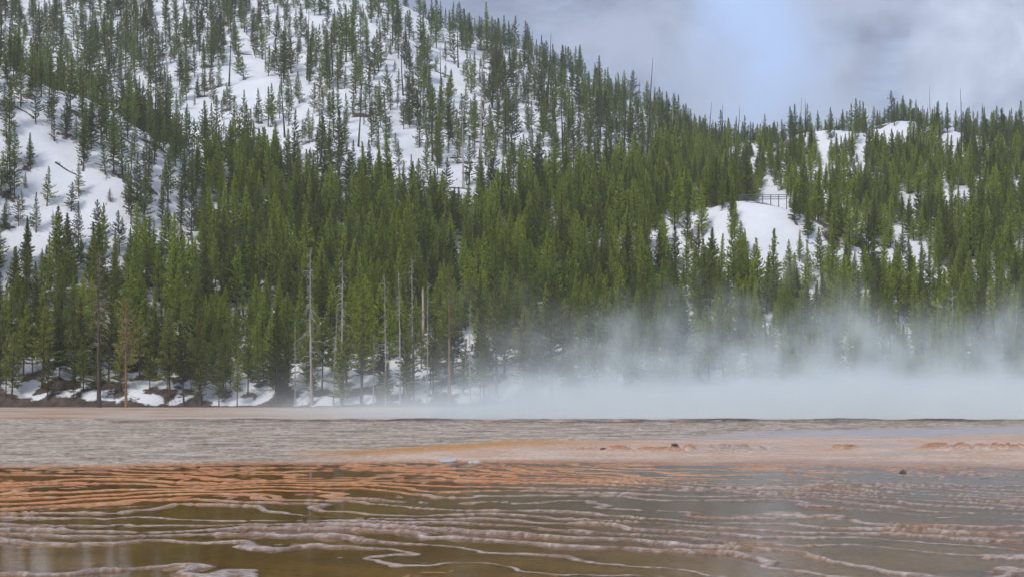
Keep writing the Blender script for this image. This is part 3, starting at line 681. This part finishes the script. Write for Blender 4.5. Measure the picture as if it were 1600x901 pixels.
single_out(named)
single_out([(o, f'dark fallen log on the snow {beside(a, b)}', a) for o, a, b in logs])
for o in COL.objects:
    if 'short' in o: del o['short']
rest = np.nonzero(~single)[0]
flatp = [(z, k) for z in (0, 1, 2) for k in range(len(protos[z]))]
base_i = {z: [i for i, (zz, _) in enumerate(flatp) if zz == z][0] for z in (0, 1, 2)}
me = bpy.data.meshes.new('pine_forest'); me.from_pydata(np.stack([tx[rest], ty[rest], tz[rest] - 0.1], 1).tolist(), [], [])
fo = bpy.data.objects.new('pine_forest', me); COL.objects.link(fo)
tag(fo, 'mass of green pines covering the hillsides', 'forest', kind='stuff')
at = me.attributes.new('kind_index', 'INT', 'POINT'); at.data.foreach_set('value', np.array([base_i[int(zone[i])] + int(var[i]) % len(protos[int(zone[i])]) for i in rest], np.int32))
at = me.attributes.new('turn', 'FLOAT_VECTOR', 'POINT'); at.data.foreach_set('vector', np.stack([tilt[rest, 0], tilt[rest, 1], rot[rest]], 1).astype(np.float32).ravel())
sv = hgt[rest] / 10.0
at = me.attributes.new('size', 'FLOAT_VECTOR', 'POINT'); at.data.foreach_set('vector', np.stack([sv * wid[rest], sv * wid[rest], sv], 1).astype(np.float32).ravel())
ng = bpy.data.node_groups.new('forest', 'GeometryNodeTree')
ng.interface.new_socket('Geometry', in_out='INPUT', socket_type='NodeSocketGeometry'); ng.interface.new_socket('Geometry', in_out='OUTPUT', socket_type='NodeSocketGeometry')
gi = ng.nodes.new('NodeGroupInput'); go = ng.nodes.new('NodeGroupOutput'); jn = ng.nodes.new('GeometryNodeJoinGeometry')
def gattr(name, t):
    a = ng.nodes.new('GeometryNodeInputNamedAttribute'); a.data_type = t; a.inputs['Name'].default_value = name
    return [s for s in a.outputs if s.enabled and s.name == 'Attribute'][0]
ki = gattr('kind_index', 'INT'); tu = gattr('turn', 'FLOAT_VECTOR'); sz = gattr('size', 'FLOAT_VECTOR')
e2r = ng.nodes.new('FunctionNodeEulerToRotation'); ng.links.new(tu, e2r.inputs[0])
for i, (z, k_) in enumerate(flatp):
    oi = ng.nodes.new('GeometryNodeObjectInfo'); oi.inputs['Object'].default_value = protos[z][k_]['joined']; oi.inputs['As Instance'].default_value = True
    cmp = ng.nodes.new('FunctionNodeCompare'); cmp.data_type = 'INT'; cmp.operation = 'EQUAL'
    ins_ = [s for s in cmp.inputs if s.enabled]; ng.links.new(ki, ins_[0]); ins_[1].default_value = i
    iop = ng.nodes.new('GeometryNodeInstanceOnPoints')
    ng.links.new(gi.outputs[0], iop.inputs['Points']); ng.links.new(cmp.outputs[0], iop.inputs['Selection']); ng.links.new(oi.outputs['Geometry'], iop.inputs['Instance'])
    ng.links.new(e2r.outputs[0], iop.inputs['Rotation']); ng.links.new(sz, iop.inputs['Scale']); ng.links.new(iop.outputs[0], jn.inputs[0])
ng.links.new(jn.outputs[0], go.inputs[0])
md = fo.modifiers.new('forest', 'NODES'); md.node_group = ng
print('trees', n, 'single', single.sum())

# ------------------------------------------------------------------ railing of the overlook on the snowy knoll
X0, Y0_ = 41.8, 283.0
rl = empty('overlook_railing', (46.2, Y0_, float(hill(46.2, Y0_)))); tag(rl, 'wooden railing of the overlook on top of the snowy knoll', 'railing')
k = NT('railing_wood'); k.set(base=k.ramp(k.noise(5, 5), [(0.3, (0.07, 0.065, 0.065)), (0.7, (0.16, 0.15, 0.15))]), rough=0.85); M['rail'] = k.m
def box(x0, x1, y0, y1, z0, z1):
    v = [(x, y, z) for z in (z0, z1) for y in (y0, y1) for x in (x0, x1)]
    return np.array(v, float), np.array([(0, 2, 3, 1), (4, 5, 7, 6), (0, 1, 5, 4), (2, 6, 7, 3), (0, 4, 6, 2), (1, 3, 7, 5)])
zr = float(max(hill(np.linspace(41.8, 50.6, 12), np.full(12, Y0_)))) - rl.location.z
for j in range(7):
    xx = -4.4 + j * 8.8 / 6
    gz = float(hill(46.2 + xx, Y0_)) - rl.location.z - 0.3
    mesh_obj('post', *box(xx - .07, xx + .07, -.07, .07, gz, zr + 1.25), M['rail'], rl)
for hz_ in (0.35, 0.75, 1.12): mesh_obj('rail', *box(-4.5, 4.5, -.12, -.075, zr + hz_, zr + hz_ + 0.12), M['rail'], rl)

# ------------------------------------------------------------------ stones on the flat
def ground_at(pxx, pyy):
    Y = 6000.0 / (pyy - 606); X = (pxx - 800) / F * Y
    r_ = np.argmin(np.abs(Yr - Y)); c_ = np.argmin(np.abs(XX[r_] - X)); return float(XX[r_, c_]), float(Yr[r_]), float(ZZ[r_, c_])
def stone(name, pxx, pyy, w, d_, h, mat, label, seed, group=None):
    X, Y, Z = ground_at(pxx, pyy); r = np.random.default_rng(seed); m, q = 14, 24
    th = np.linspace(0, math.pi / 2 * 1.15, m)[:, None]; ph = (np.arange(q) * 2 * math.pi / q)[None, :]
    dx = np.sin(th) * np.cos(ph); dy = np.sin(th) * np.sin(ph); dz = np.cos(th) + 0 * ph
    nn = 1 + 0.35 * fbm(dx * 2.2 + seed, dy * 2.2 + dz * 2, 4, seed) + 0.12 * fbm(dx * 7 + seed, dy * 7 + dz * 5, 2, seed + 3)
    v = np.stack([dx * nn * w / 2, dy * nn * d_ / 2, np.maximum(dz * nn, -0.2) * h], -1).reshape(-1, 3)
    i = np.arange(m * q).reshape(m, q); j = np.roll(i, -1, 1)
    f = np.stack([i[:-1], i[1:], j[1:], j[:-1]], -1).reshape(-1, 4)
    o = mesh_obj(name, v, f, M[mat], smooth=True); o.location = (X, Y, max(Z, 0) - 0.25 * h); tag(o, label, 'stone', group)
stone('sinter_slab', 697, 721, 0.75, 1.2, 0.11, 'stone', 'larger flat whitish sinter slab at the water edge', 1)
stone('sinter_slab', 742, 722, 0.5, 0.9, 0.08, 'stone', 'smaller flat whitish sinter slab just right of the larger one', 2)
stone('sinter_slab', 577, 716, 0.4, 0.8, 0.05, 'stone', 'thin pale sinter slab on the grey crust near the orange wedge', 3)
stone('dark_rock', 1055, 706, 0.26, 0.3, 0.06, 'dark_stone', 'dark flat rock lying on the peach mat', 4)
stone('dark_rock', 1411, 739, 0.22, 0.3, 0.13, 'dark_stone', 'small dark knobbly rock standing alone in the shallow water', 5)
stone('dark_rock', 945, 705, 0.35, 0.5, 0.05, 'dark_stone', 'low dark crust piece at the left of the orange lumps', 6)

# ------------------------------------------------------------------ steam over the spring and thin haze
def volume_box(name, x0, x1, y0, y1, z0, z1, mat):
    o = mesh_obj(name, *box(x0, x1, y0, y1, z0, z1), mat); o['kind'] = 'stuff'; return o
k = NT('steam_volume'); k.n.remove(k.p)
pv = k.n.new('ShaderNodeVolumePrincipled'); pv.inputs['Color'].default_value = (0.90, 0.98, 1.0, 1); pv.inputs['Anisotropy'].default_value = -0.3
geo = k.n.new('ShaderNodeNewGeometry'); sx = k.n.new('ShaderNodeSeparateXYZ'); k.l.new(geo.outputs['Position'], sx.inputs[0])
def vnoise(scale, detail, loc=(0, 0, 0), sc=(1, 1, 1)):
    mp = k.n.new('ShaderNodeMapping'); mp.inputs['Location'].default_value = loc; mp.inputs['Scale'].default_value = sc
    k.l.new(geo.outputs['Position'], mp.inputs[0])
    nn = k.n.new('ShaderNodeTexNoise'); nn.inputs['Scale'].default_value = scale; nn.inputs['Detail'].default_value = detail; nn.inputs['Roughness'].default_value = 0.6
    k.l.new(mp.outputs[0], nn.inputs['Vector']); return nn.outputs['Fac']
def mrange(v, a, b, c_=0.0, d_=1.0):
    m = k.n.new('ShaderNodeMapRange'); m.interpolation_type = 'SMOOTHSTEP'
    k.l.new(v, m.inputs[0]); m.inputs[1].default_value = a; m.inputs[2].default_value = b; m.inputs[3].default_value = c_; m.inputs[4].default_value = d_; return m.outputs[0]
nA = vnoise(0.085, 3, (3.1, 0, 0), (1, 0.6, 0.8)); nB = vnoise(0.3, 4, (0, 0, 0), (1, 0.8, 0.8))
xm = mrange(k.math('ADD', sx.outputs['X'], k.math('MULTIPLY_ADD', nA, 30.0, -15.0)), -7.0, 17.0)
xlow = mrange(sx.outputs['X'], -32.0, 2.0)
zn = sx.outputs['Z']
low = k.math('MULTIPLY', k.math('EXPONENT', k.math('MULTIPLY', zn, -0.75)), k.math('MULTIPLY', xlow, 0.05))
core_top = k.math('MULTIPLY_ADD', nA, 9.0, -1.2)                       # height of the dense bank
core = k.math('MULTIPLY', mrange(k.math('SUBTRACT', zn, core_top), -3.0, 1.2, 1.0, 0.0), 0.065)
wisp_h = k.math('MULTIPLY_ADD', nA, 22.0, -1.5)
wn_ = mrange(nB, 0.46, 0.60)
wisp = k.math('MULTIPLY', k.math('MULTIPLY', mrange(k.math('SUBTRACT', zn, wisp_h), -5.0, 1.5, 1.0, 0.0), wn_), 0.04)
dens = k.math('ADD', low, k.math('MULTIPLY', k.math('ADD', core, wisp), xm))
edge = k.math('MULTIPLY', mrange(sx.outputs['Y'], 111.0, 117.0), mrange(sx.outputs['Y'], 196.0, 186.0))
dens = k.math('MULTIPLY', k.math('MULTIPLY', dens, edge), mrange(zn, 17.0, 12.0))
k.l.new(dens, pv.inputs['Density']); k.l.new(pv.outputs[0], k.out.inputs['Volume'])
k.m.cycles.volume_step_rate = 0.9
st = volume_box('steam', -45, 150, 110.5, 197, -0.1, 18, k.m); tag(st, 'pale steam bank drifting over the hot spring', 'steam')

k = NT('haze_volume'); k.n.remove(k.p)
pv = k.n.new('ShaderNodeVolumePrincipled'); pv.inputs['Color'].default_value = (0.86, 0.92, 1.0, 1); pv.inputs['Density'].default_value = 0.00022
k.l.new(pv.outputs[0], k.out.inputs['Volume'])
hz = volume_box('haze', -950, 950, -450, 800, -260, 190, k.m); tag(hz, 'thin bluish haze in the air', 'haze')
